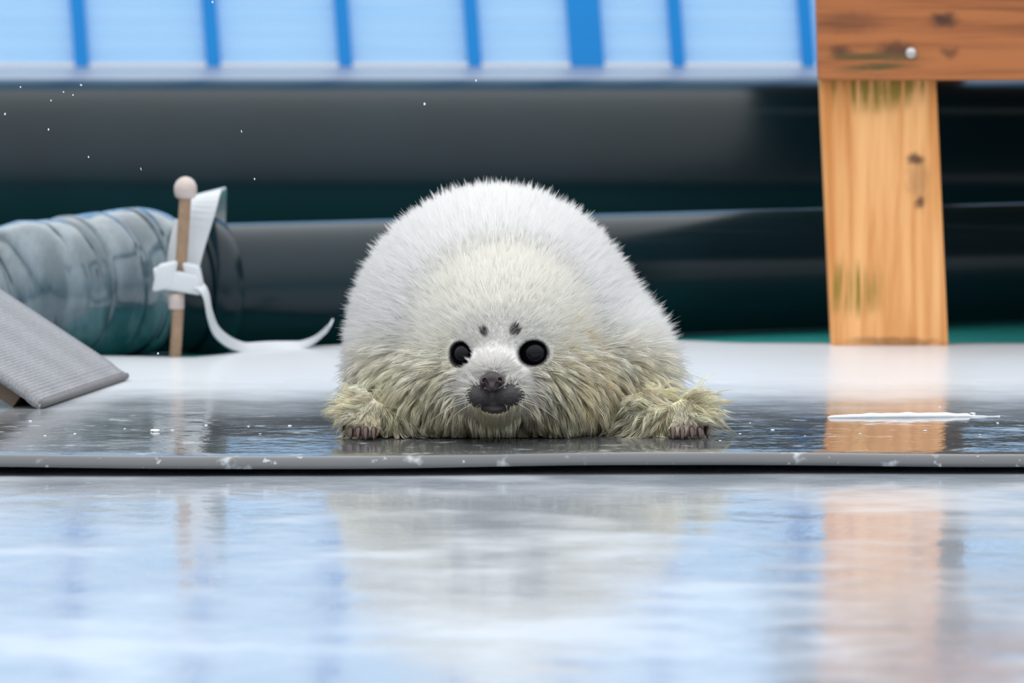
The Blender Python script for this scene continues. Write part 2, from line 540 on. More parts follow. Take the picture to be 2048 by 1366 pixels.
link('apron', box_mesh('apron', rx0, rx0 + 1.5, DB - 0.032, DB, zb, zb + 0.145, 0.003, -0.03), rail_m, bench)
bolt = P(1822, 106, DB - 0.034)
link('bolt_head', tube('bolt_head', [bolt + np.array([0, y, 0]) for y in (0.004, 0.0, -0.003, -0.0045)], [0.0075, 0.0075, 0.006, 0.002], 16),
     simple('zinc', (0.50, 0.48, 0.46), 0.35, metal=0.6, noise=0.4, nscale=200), bench)
bw_m = wood_material('bench_board_wood', 'x', (0.48, 0.20, 0.07), (0.26, 0.09, 0.03), [], [])
for k in range(12):
    y0 = DB - 0.04 + k * 0.15
    link('seat_board', box_mesh('seat_board', rx0 - 0.01, rx0 + 1.52, y0, y0 + 0.142, zb + 0.145, zb + 0.170, 0.003), bw_m, bench)
link('leg', box_mesh('leg', rx0 + 1.32, rx0 + 1.46, DB, DB + 0.045, -0.001, 0.40, 0.003), post_m, bench)
for xx in (0.56, rx0 + 1.32):
    link('leg', box_mesh('leg', xx, xx + 0.14, 8.78, 8.825, deckz - 0.006, zb + 0.146, 0.003), post_m, bench)
for xx in (0.54, rx0 + 1.40):
    link('side_rail', box_mesh('side_rail', xx, xx + 0.04, DB + 0.045, 8.78, zb + 0.05, zb + 0.146, 0.003), bw_m, bench)

# ------------------------------------------------------------------ grey ribbed mat ramp
A = P(80, 818, ground_D(818)); B = P(250, 760, ground_D(760))
mat_o = empty('grey_mat', (A + B) / 2)
tag(mat_o, 'grey ribbed woven mat sloping down onto the wet floor', 'mat')
V, Fc = [], []
nl, nc = 900, 14
for i in range(nl):
    s = 0.62 * i / (nl - 1)
    ang = math.radians(33.5)
    ex = 0.02
    dx = -s * math.cos(ang)
    dz = s * math.sin(ang) if s > ex else s * math.sin(ang) * (0.35 + 0.65 * s / ex)
    rib = 0.0007 * math.sin(2 * math.pi * s / 0.0042)
    for k in range(nc):
        u = k / (nc - 1)
        p = A + (B - A) * u
        edge = 0.0022 if 0.02 < u < 0.98 else 0.0
        h = 0.0075 + rib * (0.6 + 0.4 * math.sin(u * 60)) + edge * 0.3 - (0.004 if s < 0.003 else 0)
        V.append((p[0] + dx + h * math.sin(ang) * 0.5, p[1], 0.0012 + dz + h))
for i in range(nl):
    s = 0.62 * i / (nl - 1)
    ang = math.radians(33.5)
    dz = s * math.sin(ang) if s > 0.02 else s * math.sin(ang) * (0.35 + 0.65 * s / 0.02)
    for k in range(nc):
        u = k / (nc - 1)
        p = A + (B - A) * u
        V.append((p[0] - s * math.cos(ang), p[1], -0.0005 + dz))
o2 = nl * nc
for i in range(nl - 1):
    for k in range(nc - 1):
        q = (i * nc + k, i * nc + k + 1, (i + 1) * nc + k + 1, (i + 1) * nc + k)
        Fc.append(q); Fc.append(tuple(o2 + v for v in q[::-1]))
    Fc.append((i * nc, (i + 1) * nc, o2 + (i + 1) * nc, o2 + i * nc))
    k = nc - 1
    Fc.append(((i + 1) * nc + k, i * nc + k, o2 + i * nc + k, o2 + (i + 1) * nc + k))
for k in range(nc - 1):
    Fc.append((k + 1, k, o2 + k, o2 + k + 1))
    q = (nl - 1) * nc
    Fc.append((q + k, q + k + 1, o2 + q + k + 1, o2 + q + k))
webm = simple('grey_webbing', (0.26, 0.265, 0.28), 0.6, noise=0.4, nscale=220, bump=0.001, bscale=420)
link('webbing', mesh_np('webbing', V, Fc), webm, mat_o)
hem_m = simple('dark_hem', (0.13, 0.13, 0.135), 0.7, noise=0.3, nscale=90)
hp = [A + (B - A) * u + np.array([0.001, 0, 0.0045]) for u in np.linspace(0, 1, 24)]
link('hem', tube('hem', hp, [0.0042] * 24, 8), hem_m, mat_o)
for u in (0.25, 0.75):                                # legs that carry the raised end
    p = A + (B - A) * u
    xe = p[0] - 0.54 * math.cos(ang)
    link('support_leg', box_mesh('support_leg', xe - 0.02, xe + 0.02, p[1] - 0.02, p[1] + 0.02, -0.001, 0.54 * math.sin(ang) - 0.012, 0.003), hem_m, mat_o)
# dark board under the mat that carries it
V = []
for s in (0.03, 0.6):
    for u in (0.06, 0.97):
        p = A + (B - A) * u
        for dzz in (-0.0022, -0.026):
            V.append((p[0] - s * math.cos(ang) - (0.01 if dzz < -0.01 else 0), p[1], max(0.0, s * math.sin(ang) + dzz)))
Fc = [(0, 2, 6, 4), (1, 5, 7, 3), (0, 4, 5, 1), (2, 3, 7, 6), (0, 1, 3, 2), (4, 6, 7, 5)]
link('backing_board', mesh_np('backing_board', V, Fc, False), simple('brown_board_wood', (0.16, 0.11, 0.075), 0.5), mat_o)

# ------------------------------------------------------------------ seal pup
def ell(p, c, r):
    r = np.asarray(r, float); q = (p - c) / r
    k0 = np.sqrt((q * q).sum(-1)); k1 = np.sqrt(((q / r) ** 2).sum(-1)) + 1e-9
    return k0 * (k0 - 1.0) / k1


def cone(p, a, b, ra, rb):
    ab = b - a; h = np.clip(((p - a) @ ab) / (ab @ ab), 0, 1)
    d = p - (a + h[..., None] * ab)
    return np.sqrt((d * d).sum(-1)) - (ra + (rb - ra) * h)


def smin(a, b, k):
    h = np.clip(0.5 + 0.5 * (b - a) / k, 0, 1)
    return b + (a - b) * h - k * h * (1 - h)


def smax(a, b, k):
    return -smin(-a, -b, k)


HC = P(1010, 664, 5.765)
EYE = [P(932, 707, 5.7045), P(1064, 705, 5.698)]
ER = [0.0136, 0.0148]
EDIR = [np.array([-0.42, -0.907, 0.0]), np.array([0.10, -0.99, 0.03])]
EOPEN = [(0.0120, 0.0118), (0.0139, 0.0119)]
NOSE = P(983, 762, 5.622)
PAD_L, PAD_R = P(956, 791, 5.634), P(1021, 789, 5.632)
BC = P(990, 690, 5.98)
LT = [(688, 874), (702, 878), (717, 879), (732, 880), (748, 880)]      # digit tips, image-left paw
RT = [(1345, 880), (1364, 880), (1383, 879), (1399, 878), (1414, 875)]
LW, RW = P(735, 814, 5.732), P(1378, 814, 5.732)


def paw_pt(px, py, dd=0.0):
    p = P(px, py, ground_D(py) + dd); p[2] = 0.004
    return p


DIG = [(LW + np.array([(t_[0] - 735) * 0.0001, 0, 0]), paw_pt(*t_)) for t_ in LT] + [(RW + np.array([(t_[0] - 1378) * 0.0001, 0, 0]), paw_pt(*t_)) for t_ in RT]


def seal_sdf(p):
    d = ell(p, BC, (0.141, 0.27, 0.152))
    d = smin(d, ell(p, P(1172, 738, 5.96), (0.074, 0.17, 0.070)), 0.025)
    d = smin(d, ell(p, np.array([BC[0] + 0.005, 6.25, 0.060]), (0.110, 0.27, 0.085)), 0.05)
    d = smin(d, ell(p, np.array([P(1012, 700, 5.87)[0], 5.885, 0.050]), (0.128, 0.145, 0.098)), 0.05)
    d = smin(d, ell(p, P(1205, 768, 5.87), (0.050, 0.07, 0.052)), 0.04)
    d = smin(d, ell(p, P(830, 770, 5.87), (0.042, 0.07, 0.048)), 0.04)
    # hind end
    d = smin(d, ell(p, np.array([BC[0] - 0.05, 6.56, 0.028]), (0.035, 0.11, 0.016)), 0.03)
    d = smin(d, ell(p, np.array([BC[0] + 0.06, 6.56, 0.028]), (0.035, 0.11, 0.016)), 0.03)
    # arms
    for sh, el, wr in ((P(835, 815, 5.82), P(795, 862, 5.755), LW), (P(1225, 815, 5.82), P(1305, 858, 5.755), RW)):
        d = smin(d, cone(p, sh, el, 0.030, 0.017), 0.02)
        d = smin(d, cone(p, el, wr + np.array([0, 0.004, -0.003]), 0.017, 0.012), 0.010)
    for r_, t_ in DIG:
        d = smin(d, cone(p, r_, t_, 0.0085, 0.0048), 0.004)
    # head
    h = ell(p, HC, (0.076, 0.088, 0.074))
    h = smin(h, ell(p, P(905, 752, 5.755), (0.040, 0.055, 0.040)), 0.03)
    h = smin(h, ell(p, P(1105, 755, 5.75), (0.042, 0.055, 0.042)), 0.03)
    h = smin(h, ell(p, P(990, 778, 5.680), (0.034, 0.050, 0.026)), 0.028)
    h = smin(h, ell(p, P(986, 742, 5.680), (0.015, 0.044, 0.014)), 0.02)
    h = smin(h, ell(p, P(990, 812, 5.662), (0.020, 0.032, 0.0105)), 0.010)
    for e_, r_ in zip(EYE, ER):                       # lids
        h = smin(h, ell(p, e_, (r_ + 0.0006,) * 3), 0.008)
    h = smin(h, ell(p, PAD_L, (0.0125, 0.0125, 0.0118)), 0.007)
    h = smin(h, ell(p, PAD_R, (0.0150, 0.0135, 0.0122)), 0.007)
    h = smax(h, -cone(p, P(984, 778, 5.617), P(985, 808, 5.622), 0.0022, 0.0022), 0.003)
    h = smax(h, -cone(p, P(966, 815, 5.630), P(1006, 815, 5.629), 0.0012, 0.0012), 0.003)
    d = smin(d, h, 0.022)
    for e_, dr_, op_ in zip(EYE, EDIR, EOPEN):        # lid openings
        q = p - e_
        f_ = (q @ dr_)
        sx_ = np.array([-dr_[1], dr_[0], 0.0]); sx_ = sx_ / np.linalg.norm(sx_)
        lx = (q @ sx_) / op_[0]; lz = (q[..., 2] - f_ * dr_[2]) / op_[1]
        hole = (np.sqrt(lx * lx + lz * lz) - 1.0) * 0.0118
        hole = np.maximum(hole, np.maximum(0.001 - f_, f_ - 0.03))
        d = smax(d, -hole, 0.0022)
    return smax(d, 0.0015 - p[..., 2], 0.006)


def grad(fn, p, e=0.0008):
    g = np.stack([fn(p + np.eye(3)[k] * e) - fn(p - np.eye(3)[k] * e) for k in range(3)], -1)
    return g / (np.linalg.norm(g, axis=-1, keepdims=True) + 1e-9)


def surface_nets(fn, xs, ys, zs, project=3):
    nx, ny, nz = len(xs), len(ys), len(zs)
    v = np.empty((nx, ny, nz))
    Yg, Zg = np.meshgrid(ys, zs, indexing='ij')
    for i, x in enumerate(xs):
        v[i] = fn(np.stack([np.full_like(Yg, x), Yg, Zg], -1))
    ins = v < 0
    cnt = sum(ins[a:nx - 1 + a, b:ny - 1 + b, c:nz - 1 + c].astype(np.int8) for a in (0, 1) for b in (0, 1) for c in (0, 1))
    act = (cnt > 0) & (cnt < 8)
    I, J, K = np.nonzero(act)
    idx = -np.ones(act.shape, int); idx[I, J, K] = np.arange(len(I))
    G = [np.asarray(xs), np.asarray(ys), np.asarray(zs)]
    acc = np.zeros((len(I), 3)); num = np.zeros(len(I))
    cor = [(a, b, c) for a in (0, 1) for b in (0, 1) for c in (0, 1)]
    for a in cor:
        for ax in range(3):
            if a[ax]: continue
            b = list(a); b[ax] = 1
            va = v[I + a[0], J + a[1], K + a[2]]; vb = v[I + b[0], J + b[1], K + b[2]]
            m = (va < 0) != (vb < 0)
            t = np.where(m, va / np.where(m, va - vb, 1), 0)
            pa = np.stack([G[0][I + a[0]], G[1][J + a[1]], G[2][K + a[2]]], -1)
            pb = np.stack([G[0][I + b[0]], G[1][J + b[1]], G[2][K + b[2]]], -1)
            acc += np.where(m[:, None], pa + (pb - pa) * t[:, None], 0); num += m
    pos = acc / num[:, None]
    quads = []
    for ax in range(3):
        sl0 = [slice(1, -1)] * 3; sl1 = [slice(1, -1)] * 3
        sl0[ax] = slice(0, -1); sl1[ax] = slice(1, None)
        s0, s1 = ins[tuple(sl0)], ins[tuple(sl1)]
        for flip, mask in ((False, s0 & ~s1), (True, ~s0 & s1)):
            q = np.array(np.nonzero(mask)).T
            for k in range(3):
                if k != ax: q[:, k] += 1
            u, w_ = [(1, 2), (2, 0), (0, 1)][ax]
            def cell(du, dw):
                c = q.copy(); c[:, u] -= du; c[:, w_] -= dw
                return idx[c[:, 0], c[:, 1], c[:, 2]]
            f = np.stack([cell(1, 1), cell(0, 1), cell(0, 0), cell(1, 0)], -1)
            quads.append(f[:, ::-1] if flip else f)
    quads = np.concatenate(quads)
    for _ in range(project):
        d = fn(pos); pos = pos - np.clip(d, -0.004, 0.004)[:, None] * grad(fn, pos)
    return pos, quads


def np_mesh(name, pos, faces, cols=None, smooth=True):
    me = bpy.data.meshes.new(name)
    n = faces.shape[1]
    me.vertices.add(len(pos)); me.vertices.foreach_set('co', np.ascontiguousarray(pos, np.float32).ravel())
    me.loops.add(faces.size); me.loops.foreach_set('vertex_index', np.ascontiguousarray(faces, np.int32).ravel())
    me.polygons.add(len(faces))
    me.polygons.foreach_set('loop_start', np.arange(0, faces.size, n, dtype=np.int32))
    me.polygons.foreach_set('use_smooth', np.full(len(faces), smooth))
    if cols is not None:
        at = me.color_attributes.new('Col', 'FLOAT_COLOR', 'POINT')
        at.data.foreach_set('color', np.concatenate([cols, np.ones((len(cols), 1))], 1).astype(np.float32).ravel())
    me.update(calc_edges=True)
    return me


def varspace(lo, hi, flo, fhi, coarse, fine):
    a_ = np.linspace(lo, flo, max(2, int((flo - lo) / coarse)) + 1)[:-1]
    b_ = np.linspace(flo, fhi, int((fhi - flo) / fine) + 1)
    c_ = np.linspace(fhi, hi, max(2, int((hi - fhi) / coarse)) + 1)[1:]
    return np.concatenate([a_, b_, c_])


def hashn(p, s, seed=0.0):
    """cheap smooth pseudo-noise in 0..1"""
    q = p * s
    v = np.sin(q[:, 0] * 1.7 + 2.1 * np.sin(q[:, 1] * 1.3 + seed) + 1.3 * np.sin(q[:, 2] * 1.1 + 2)) \
      + np.sin(q[:, 1] * 1.9 + 1.7 * np.sin(q[:, 2] * 1.2 + seed * 2) + 0.5) \
      + np.sin(q[:, 2] * 2.1 + 1.9 * np.sin(q[:, 0] * 1.4 + 1.0 + seed))
    return np.clip(0.5 + v / 5.0, 0, 1)


def sstep(x, a_, b_):
    t_ = np.clip((x - a_) / (b_ - a_), 0, 1)
    return t_ * t_ * (3 - 2 * t_)


def pad_mask(p):
    j = (hashn(p, 900.0) - 0.5) * 0.35
    def e_(c, r): return np.sqrt((((p - c) / np.array(r)) ** 2).sum(-1))
    m = np.minimum(e_(PAD_L, (0.0122, 0.018, 0.0118)), e_(PAD_R, (0.0148, 0.018, 0.0120)))
    m = np.minimum(m, e_(P(989, 797, 5.622), (0.0165, 0.020, 0.0105)))
    m = np.minimum(m, e_(P(990, 815, 5.632), (0.0150, 0.018, 0.0062)))
    return 1 - sstep(m + j, 0.97, 1.22)


BROW = [P(970, 664, 5.690), P(1028, 662, 5.687)]


def brow_mask(p):
    m = np.minimum(np.linalg.norm((p - BROW[0]) / np.array([0.0048, 0.03, 0.0055]), axis=-1), np.linalg.norm((p - BROW[1]) / np.array([0.0058, 0.03, 0.0058]), axis=-1))
    return (1 - sstep(m, 0.75, 1.15)) * (p[:, 1] < 5.74)


def eye_dist(p):
    return np.minimum(np.linalg.norm(p - EYE[0], axis=-1) - ER[0], np.linalg.norm(p - EYE[1], axis=-1) - ER[1])


def eye_open(p):
    """1 at the lid opening's edge, below 1 inside it"""
    best = np.full(len(p), 9.0)
    for e_, dr_, op_ in zip(EYE, EDIR, EOPEN):
        q = p - e_; f_ = q @ dr_
        sx_ = np.array([-dr_[1], dr_[0], 0.0]); sx_ = sx_ / np.linalg.norm(sx_)
        r_ = np.sqrt(((q @ sx_) / op_[0]) ** 2 + ((q[:, 2] - f_ * dr_[2]) / op_[1]) ** 2)
        best = np.minimum(best, np.where((f_ > -0.004) & (f_ < 0.04), r_, 9.0))
    return best


def wet_mask(p):
    front = 1 - sstep(p[:, 1], 5.80, 5.90)
    low = 1 - sstep(p[:, 2], 0.035, 0.120)
    low2 = 1 - sstep(p[:, 2], 0.015, 0.075)
    return np.clip(np.maximum(low * front, low2 * 0.6), 0, 1)


def coat_colour(p):
    wet = wet_mask(p)[:, None]
    headness = (1 - sstep(np.linalg.norm((p - HC) / np.array([0.09, 0.10, 0.09]), axis=-1), 0.75, 1.25))[:, None]
    face = (1 - sstep(np.linalg.norm(p - P(995, 730, 5.65), axis=-1), 0.035, 0.075))[:, None]
    face = face * sstep(p[:, 2], 0.034, 0.052)[:, None]
    c = np.tile(np.array([[0.975, 0.972, 0.965]]), (len(p), 1))
    c = c * (1 - headness * 0.55) + np.array([[0.95, 0.93, 0.82]]) * headness * 0.55
    yel = np.array([[0.95, 0.875, 0.63]])
    st_ = hashn(p, 90.0, 3.0)[:, None]
    k = wet * (0.62 + 0.38 * st_)
    c = c * (1 - k) + yel * k
    stain = (1 - sstep(np.linalg.norm((p - P(1150, 720, 5.74)) / np.array([0.028, 0.07, 0.055]), axis=-1), 0.5, 1.1))[:, None] * sstep(hashn(p, 160.0, 1.0), 0.45, 0.8)[:, None]
    c = c * (1 - 0.6 * stain) + np.array([[0.74, 0.58, 0.27]]) * 0.6 * stain
    c = c * (1 - 0.8 * face) + np.array([[0.90, 0.885, 0.865]]) * 0.8 * face
    return c


seal = empty('seal_pup', (BC[0], 5.95, 0.0))
tag(seal, 'white furry seal pup with dark eyes lying on the wet floor, facing forward', 'seal')
xs = varspace(-0.27, 0.25, P(900, 0, 5.65)[0], P(1090, 0, 5.65)[0], 0.0045, 0.0012)
ys = varspace(5.585, 6.76, 5.600, 5.700, 0.0055, 0.0014)
zs = varspace(-0.006, 0.245, P(0, 832, 5.65)[2], P(0, 650, 5.68)[2], 0.0045, 0.0012)
bpos, bquads = surface_nets(seal_sdf, xs, ys, zs)
bn = grad(seal_sdf, bpos)
bc = coat_colour(bpos) * 0.92
pm_ = pad_mask(bpos)[:, None]
bc = bc * (1 - pm_) + np.array([[0.026, 0.023, 0.025]]) * (0.45 + 1.2 * hashn(bpos, 1300.0, 2.0)[:, None]) * pm_
ed = eye_dist(bpos)[:, None]
rim = 1 - sstep(eye_open(bpos)[:, None], 1.08, 1.45)
bc = bc * (1 - rim) + np.array([[0.020, 0.018, 0.019]]) * rim
bm_ = brow_mask(bpos)[:, None]
bc = bc * (1 - bm_ * 0.85) + np.array([[0.07, 0.055, 0.06]]) * bm_ * 0.85
digd = np.min(np.stack([cone(bpos, r_, t_, 0.0085, 0.0048) for r_, t_ in DIG]), 0)[:, None]
dg = (1 - sstep(digd, 0.001, 0.004)) * (1 - sstep(bpos[:, 2:3], 0.024, 0.034)) * 0.75
bc = bc * (1 - dg) + np.array([[0.10, 0.07, 0.06]]) * dg
sk_m, t, b = new_mat('seal_skin')
at = t.nodes.new('ShaderNodeAttribute'); at.attribute_name = 'Col'
t.links.new(at.outputs['Color'], b.inputs['Base Color'])
b.inputs['Roughness'].default_value = 0.55
co = t.nodes.new('ShaderNodeTexCoord').outputs['Object']
bp = t.nodes.new('ShaderNodeBump'); bp.inputs['Distance'].default_value = 0.0006
t.links.new(noise_n(t, co, 900.0, 3), bp.inputs['Height']); t.links.new(bp.outputs[0], b.inputs['Normal'])
link('body', np_mesh('body', bpos, bquads, bc), sk_m, seal)

# eyes
eye_m = simple('black_glossy_eye', (0.003, 0.003, 0.005), 0.06, spec=0.2)
for c_, r_ in zip(EYE, ER):
    bm = bmesh.new(); bmesh.ops.create_uvsphere(bm, u_segments=32, v_segments=20, radius=r_)
    for v_ in bm.verts: v_.co += Vector(c_)
    o = link('eye', from_bm('eye', bm, True), eye_m, seal)
    o['label'] = 'glossy black eye'


# nose leather with two slanting nostrils
NL = (P(970, 762, 5.6210), P(979, 778, 5.6205))
NR = (P(999, 761, 5.6205), P(990, 777, 5.6200))


def nose_sdf(p):
    d = ell(p, P(984, 755, 5.627), (0.0085, 0.010, 0.0062))
    d = smin(d, ell(p, P(969, 763, 5.628), (0.0050, 0.010, 0.0050)), 0.004)
    d = smin(d, ell(p, P(999, 762, 5.627), (0.0052, 0.010, 0.0050)), 0.004)
    d = smin(d, ell(p, P(984, 772, 5.625), (0.0048, 0.009, 0.0062)), 0.004)
    d = smax(d, -cone(p, NL[0], NL[1], 0.0027, 0.0018), 0.0012)
    d = smax(d, -cone(p, NR[0], NR[1], 0.0027, 0.0018), 0.0012)
    return d


npos, nq = surface_nets(nose_sdf, np.arange(P(955, 0, 5.62)[0], P(1013, 0, 5.62)[0], 0.0007), np.arange(5.612, 5.645, 0.0008), np.arange(P(0, 790, 5.62)[2], P(0, 738, 5.62)[2], 0.0007))
ncol = np.tile(np.array([[0.036, 0.024, 0.026]]), (len(npos), 1))
nose_m = sk_m.copy(); nose_m.name = 'nose_leather'; nose_m.node_tree.nodes['Principled BSDF'].inputs['Roughness'].default_value = 0.4
nm_o = link('nose', np_mesh('nose', npos, nq, ncol), nose_m, seal)
nm_o['label'] = 'dark brown nose with slanting nostrils'

# claws
claw_m = simple('dark_red_claw', (0.045, 0.014, 0.011), 0.25, coat=0.4)
for (r_, t_) in DIG:
    d_ = np.array([0.0, -0.006, 0.0])
    base_ = t_ + np.array([0, -0.001, 0.0065])
    pts = spline([base_, base_ + np.array([0, -0.0045, -0.001]), t_ + np.array([0, -0.0095, 0.0005]), t_ + np.array([0, -0.0115, -0.0035])], 9)
    link('claw', tube('claw', pts, [0.0034, 0.0034, 0.0033, 0.0031, 0.0028, 0.0024, 0.0019, 0.0013, 0.0005], 8), claw_m, seal)

# whiskers
wh_m = simple('pale_whisker', (0.55, 0.50, 0.42), 0.4)
for c_, sg in ((PAD_L, -1), (PAD_R, 1)):
    for k in range(7):
        a_ = c_ + np.array([sg * (0.006 + 0.0012 * (k % 3)), -0.009, 0.007 - 0.0024 * k])
        ln = 0.030 + 0.006 * (k % 3)
        e_ = a_ + np.array([sg * ln, 0.004 + 0.006 * (k % 2), -0.004 - 0.0038 * k])
        m_2 = (a_ + e_) / 2 + np.array([0, -0.004, 0.004])
        link('whisker', tube('whisker', spline([a_, m_2, e_], 9), np.linspace(0.00028, 0.00008, 9).tolist(), 5), wh_m, seal)

# ------------------------------------------------------------------ fur
tri = np.concatenate([bquads[:, [0, 1, 2]], bquads[:, [0, 2, 3]]])
ta, tb_, tc_ = bpos[tri[:, 0]], bpos[tri[:, 1]], bpos[tri[:, 2]]
area = np.linalg.norm(np.cross(tb_ - ta, tc_ - ta), axis=-1) / 2
cen = (ta + tb_ + tc_) / 3


def bare(p):
    """1 where no hair grows"""
    b_ = np.maximum(pad_mask(p), 1 - sstep(eye_open(p), 1.08, 1.14))
    nose_d = np.linalg.norm((p - P(984, 763, 5.625)) / np.array([0.0125, 0.02, 0.0105]), axis=-1)
    dd = np.min(np.stack([np.linalg.norm((p - t_) * np.array([1, 0.6, 0.7]), axis=-1) for r_, t_ in DIG]), 0)
    return np.maximum(np.maximum(np.maximum(b_, 1 - sstep(np.linalg.norm((p - P(985, 783, 5.625)) / np.array([0.0105, 0.02, 0.009]), axis=-1), 0.95, 1.05)), 1 - sstep(dd, 0.009, 0.012)), 1 - sstep(nose_d, 0.95, 1.1))


dens = np.where(cen[:, 1] < 6.2, 1.0, 0.30) * np.where(cen[:, 2] < 0.006, 0.0, 1.0) * (1 - bare(cen))
faceness = 1 - sstep(np.linalg.norm(cen - P(995, 740, 5.65), axis=-1), 0.045, 0.08)
dens *= 1 + 1.6 * faceness


def sample(n, extra):
    wgt = area * extra; cdf = np.cumsum(wgt); cdf /= cdf[-1]
    k = np.searchsorted(cdf, rng.random(n))
    u = rng.random((n, 2)); s_ = np.sqrt(u[:, :1])
    p = ta[k] * (1 - s_) + tb_[k] * s_ * (1 - u[:, 1:]) + tc_[k] * s_ * u[:, 1:]
    nn = bn[tri[k, 0]] * (1 - s_) + bn[tri[k, 1]] * s_ * (1 - u[:, 1:]) + bn[tri[k, 2]] * s_ * u[:, 1:]
    return p, nn / np.linalg.norm(nn, axis=-1, keepdims=True)


def unit(v): return v / (np.linalg.norm(v, axis=-1, keepdims=True) + 1e-9)


def fur_flow(p, n):
    """direction, length, wetness for hairs rooted at p"""
    wet = wet_mask(p)
    hd = np.linalg.norm((p - HC) / np.array([0.088, 0.10, 0.086]), axis=-1)
    headness = 1 - sstep(hd, 0.95, 1.3)
    fd = np.linalg.norm(p - P(990, 752, 5.635), axis=-1)
    away = unit(p - (NOSE + np.array([0, 0.02, 0.0])))
    away = away - n * (away * n).sum(-1, keepdims=True)
    back = np.array([[0.0, 1.0, -0.15]]); back = back - n * (back * n).sum(-1, keepdims=True)
    down = np.array([[0.0, -0.05, -1.0]]); down = down - n * (down * n).sum(-1, keepdims=True)
    h = headness[:, None]; wq = wet[:, None]
    short = (1 - sstep(fd, 0.025, 0.075))[:, None] * h
    d_body = n * 1.0 + back * 0.35 + down * 0.10
    d_head = n * (0.62 - 0.42 * short) + away * 0.85
    d = d_body * (1 - h) + d_head * h
    d_wet = n * 0.42 + down * 0.80 + away * h * 0.7
    wk = wq * (1 - 0.75 * short)
    d = d * (1 - wk) + d_wet * wk
    ln = 0.0190 * (1 - headness) + headness * (0.0020 + 0.0130 * sstep(fd, 0.028, 0.095))
    side = sstep(p[:, 0], 0.08, 0.15) * sstep(p[:, 2], 0.02, 0.06) * (1 - sstep(p[:, 2], 0.13, 0.19))
    ln = ln + 0.007 * side + 0.005 * wet * sstep(fd, 0.035, 0.08) * (1 - sstep(p[:, 1], 5.80, 5.88))
    # paws: hair drapes down over the digits and stands off sideways on the outer edge
    for wr, sg in ((LW, -1), (RW, 1)):
        k = (1 - sstep(np.linalg.norm((p - (wr + np.array([sg * 0.004, -0.006, -0.014]))) * np.array([1, 0.8, 0.9]), axis=-1), 0.020, 0.034))[:, None]
        o_ = sstep((p[:, 0] - wr[0]) * sg, -0.004, 0.010)[:, None]
        topk = sstep(p[:, 2], wr[2] + 0.000, wr[2] + 0.010)[:, None]
        drape = n * 0.16 + np.array([[sg * 0.10, -0.62, -0.76]])
        upz = np.clip((p[:, 2:3] - wr[2] + 0.004) * 45, -0.9, 0.7)
        outw = n * 0.35 + np.concatenate([np.full_like(upz, sg * 0.95), np.full_like(upz, -0.15), upz - 0.12], 1)
        mixo = np.maximum(o_, topk * 0.8)
        d = d * (1 - k) + unit(drape * (1 - mixo) + outw * mixo) * k
        ln = ln * (1 - k[:, 0]) + (0.0085 + 0.0090 * mixo[:, 0]) * k[:, 0]
    jaw = (1 - sstep(np.linalg.norm((p - P(990, 815, 5.665)) / np.array([0.030, 0.05, 0.018]), axis=-1), 0.8, 1.3))
    ln = ln * (1 - 0.45 * jaw)
    d = unit(d)
    eo = eye_open(p)
    e_near = np.where((np.linalg.norm(p - EYE[0], axis=-1) < np.linalg.norm(p - EYE[1], axis=-1))[:, None], EYE[0], EYE[1])
    toward = np.clip((d * unit(e_near - p)).sum(-1), 0, 1)
    ln = ln * np.clip((eo - 0.98) / 0.5, 0.15, 1.0) * (1 - 0.78 * np.clip(toward * 1.6, 0, 1) * (1 - sstep(eo, 1.5, 2.6)))
    return unit(d), ln, wet


def grow(n, extra, clump_n, clumpy, rad, bend_wet, lenk=1.0, lift=0.0, shade=0.0):
    p, nn = sample(n, extra)
    d, ln, wet = fur_flow(p, nn)
    cp, cn = sample(clump_n, extra)
    cd, cl, cw = fur_flow(cp, cn)
    cd = unit(cd + cn * (lift * cw * (1 - sstep(np.abs(cp[:, 0] + 0.006), 0.10, 0.125)))[:, None] + rng.normal(0, 1.0, cd.shape) * (0.16 - 0.07 * cw)[:, None]); cl = cl * rng.uniform(0.7, 1.35, len(cl))
    from mathutils.kdtree import KDTree
    kd = KDTree(len(cp))
    for i, q in enumerate(cp.tolist()): kd.insert(q, i)
    kd.balance()
    near = np.fromiter((kd.find(q)[1] for q in p.tolist()), int, len(p))
    ln = ln * rng.uniform(0.6, 1.1, len(ln)) * lenk
    d = unit(d + rng.normal(0, 0.12, d.shape))
    tip = p + d * ln[:, None]
    ctip = cp[near] + cd[near] * (cl[near] * lenk)[:, None]
    ck = np.clip(clumpy(p, wet) * rng.uniform(0.7, 1.15, len(p)), 0, 1)[:, None]
    far = np.linalg.norm(cp[near] - p, axis=-1)[:, None]
    ck = ck * (far < 0.012) * sstep(ln / lenk, 0.003, 0.010)[:, None]
    tip = tip * (1 - ck) + ctip * ck
    mid = p + (tip - p) * 0.5 + nn * (ln * 0.10)[:, None]
    sag = (wet * bend_wet)[:, None]
    tip = tip + np.array([[0, 0, -1.0]]) * sag * ln[:, None] * 0.22
    mid = mid + nn * sag * ln[:, None] * 0.12
    tip[:, 2] = np.maximum(tip[:, 2], 0.0008); mid[:, 2] = np.maximum(mid[:, 2], 0.0012)
    # colours: each hair a shade of its own
    c = coat_colour(p) * rng.uniform(0.93, 1.04, (len(p), 1))
    c = c * (1 + shade * (rng.random(len(cp)) - 0.45)[near] * wet)[:, None]
    bk = brow_mask(p)[:, None] * (rng.random((len(p), 1)) < 0.9)
    c = c * (1 - bk) + np.array([[0.06, 0.045, 0.05]]) * bk
    r_ = rad * rng.uniform(0.75, 1.25, len(p)) * (0.55 + 0.45 * np.clip(ln / 0.012, 0, 1))
    return p - nn * 0.001, mid, tip, r_, np.clip(c, 0, 0.985)


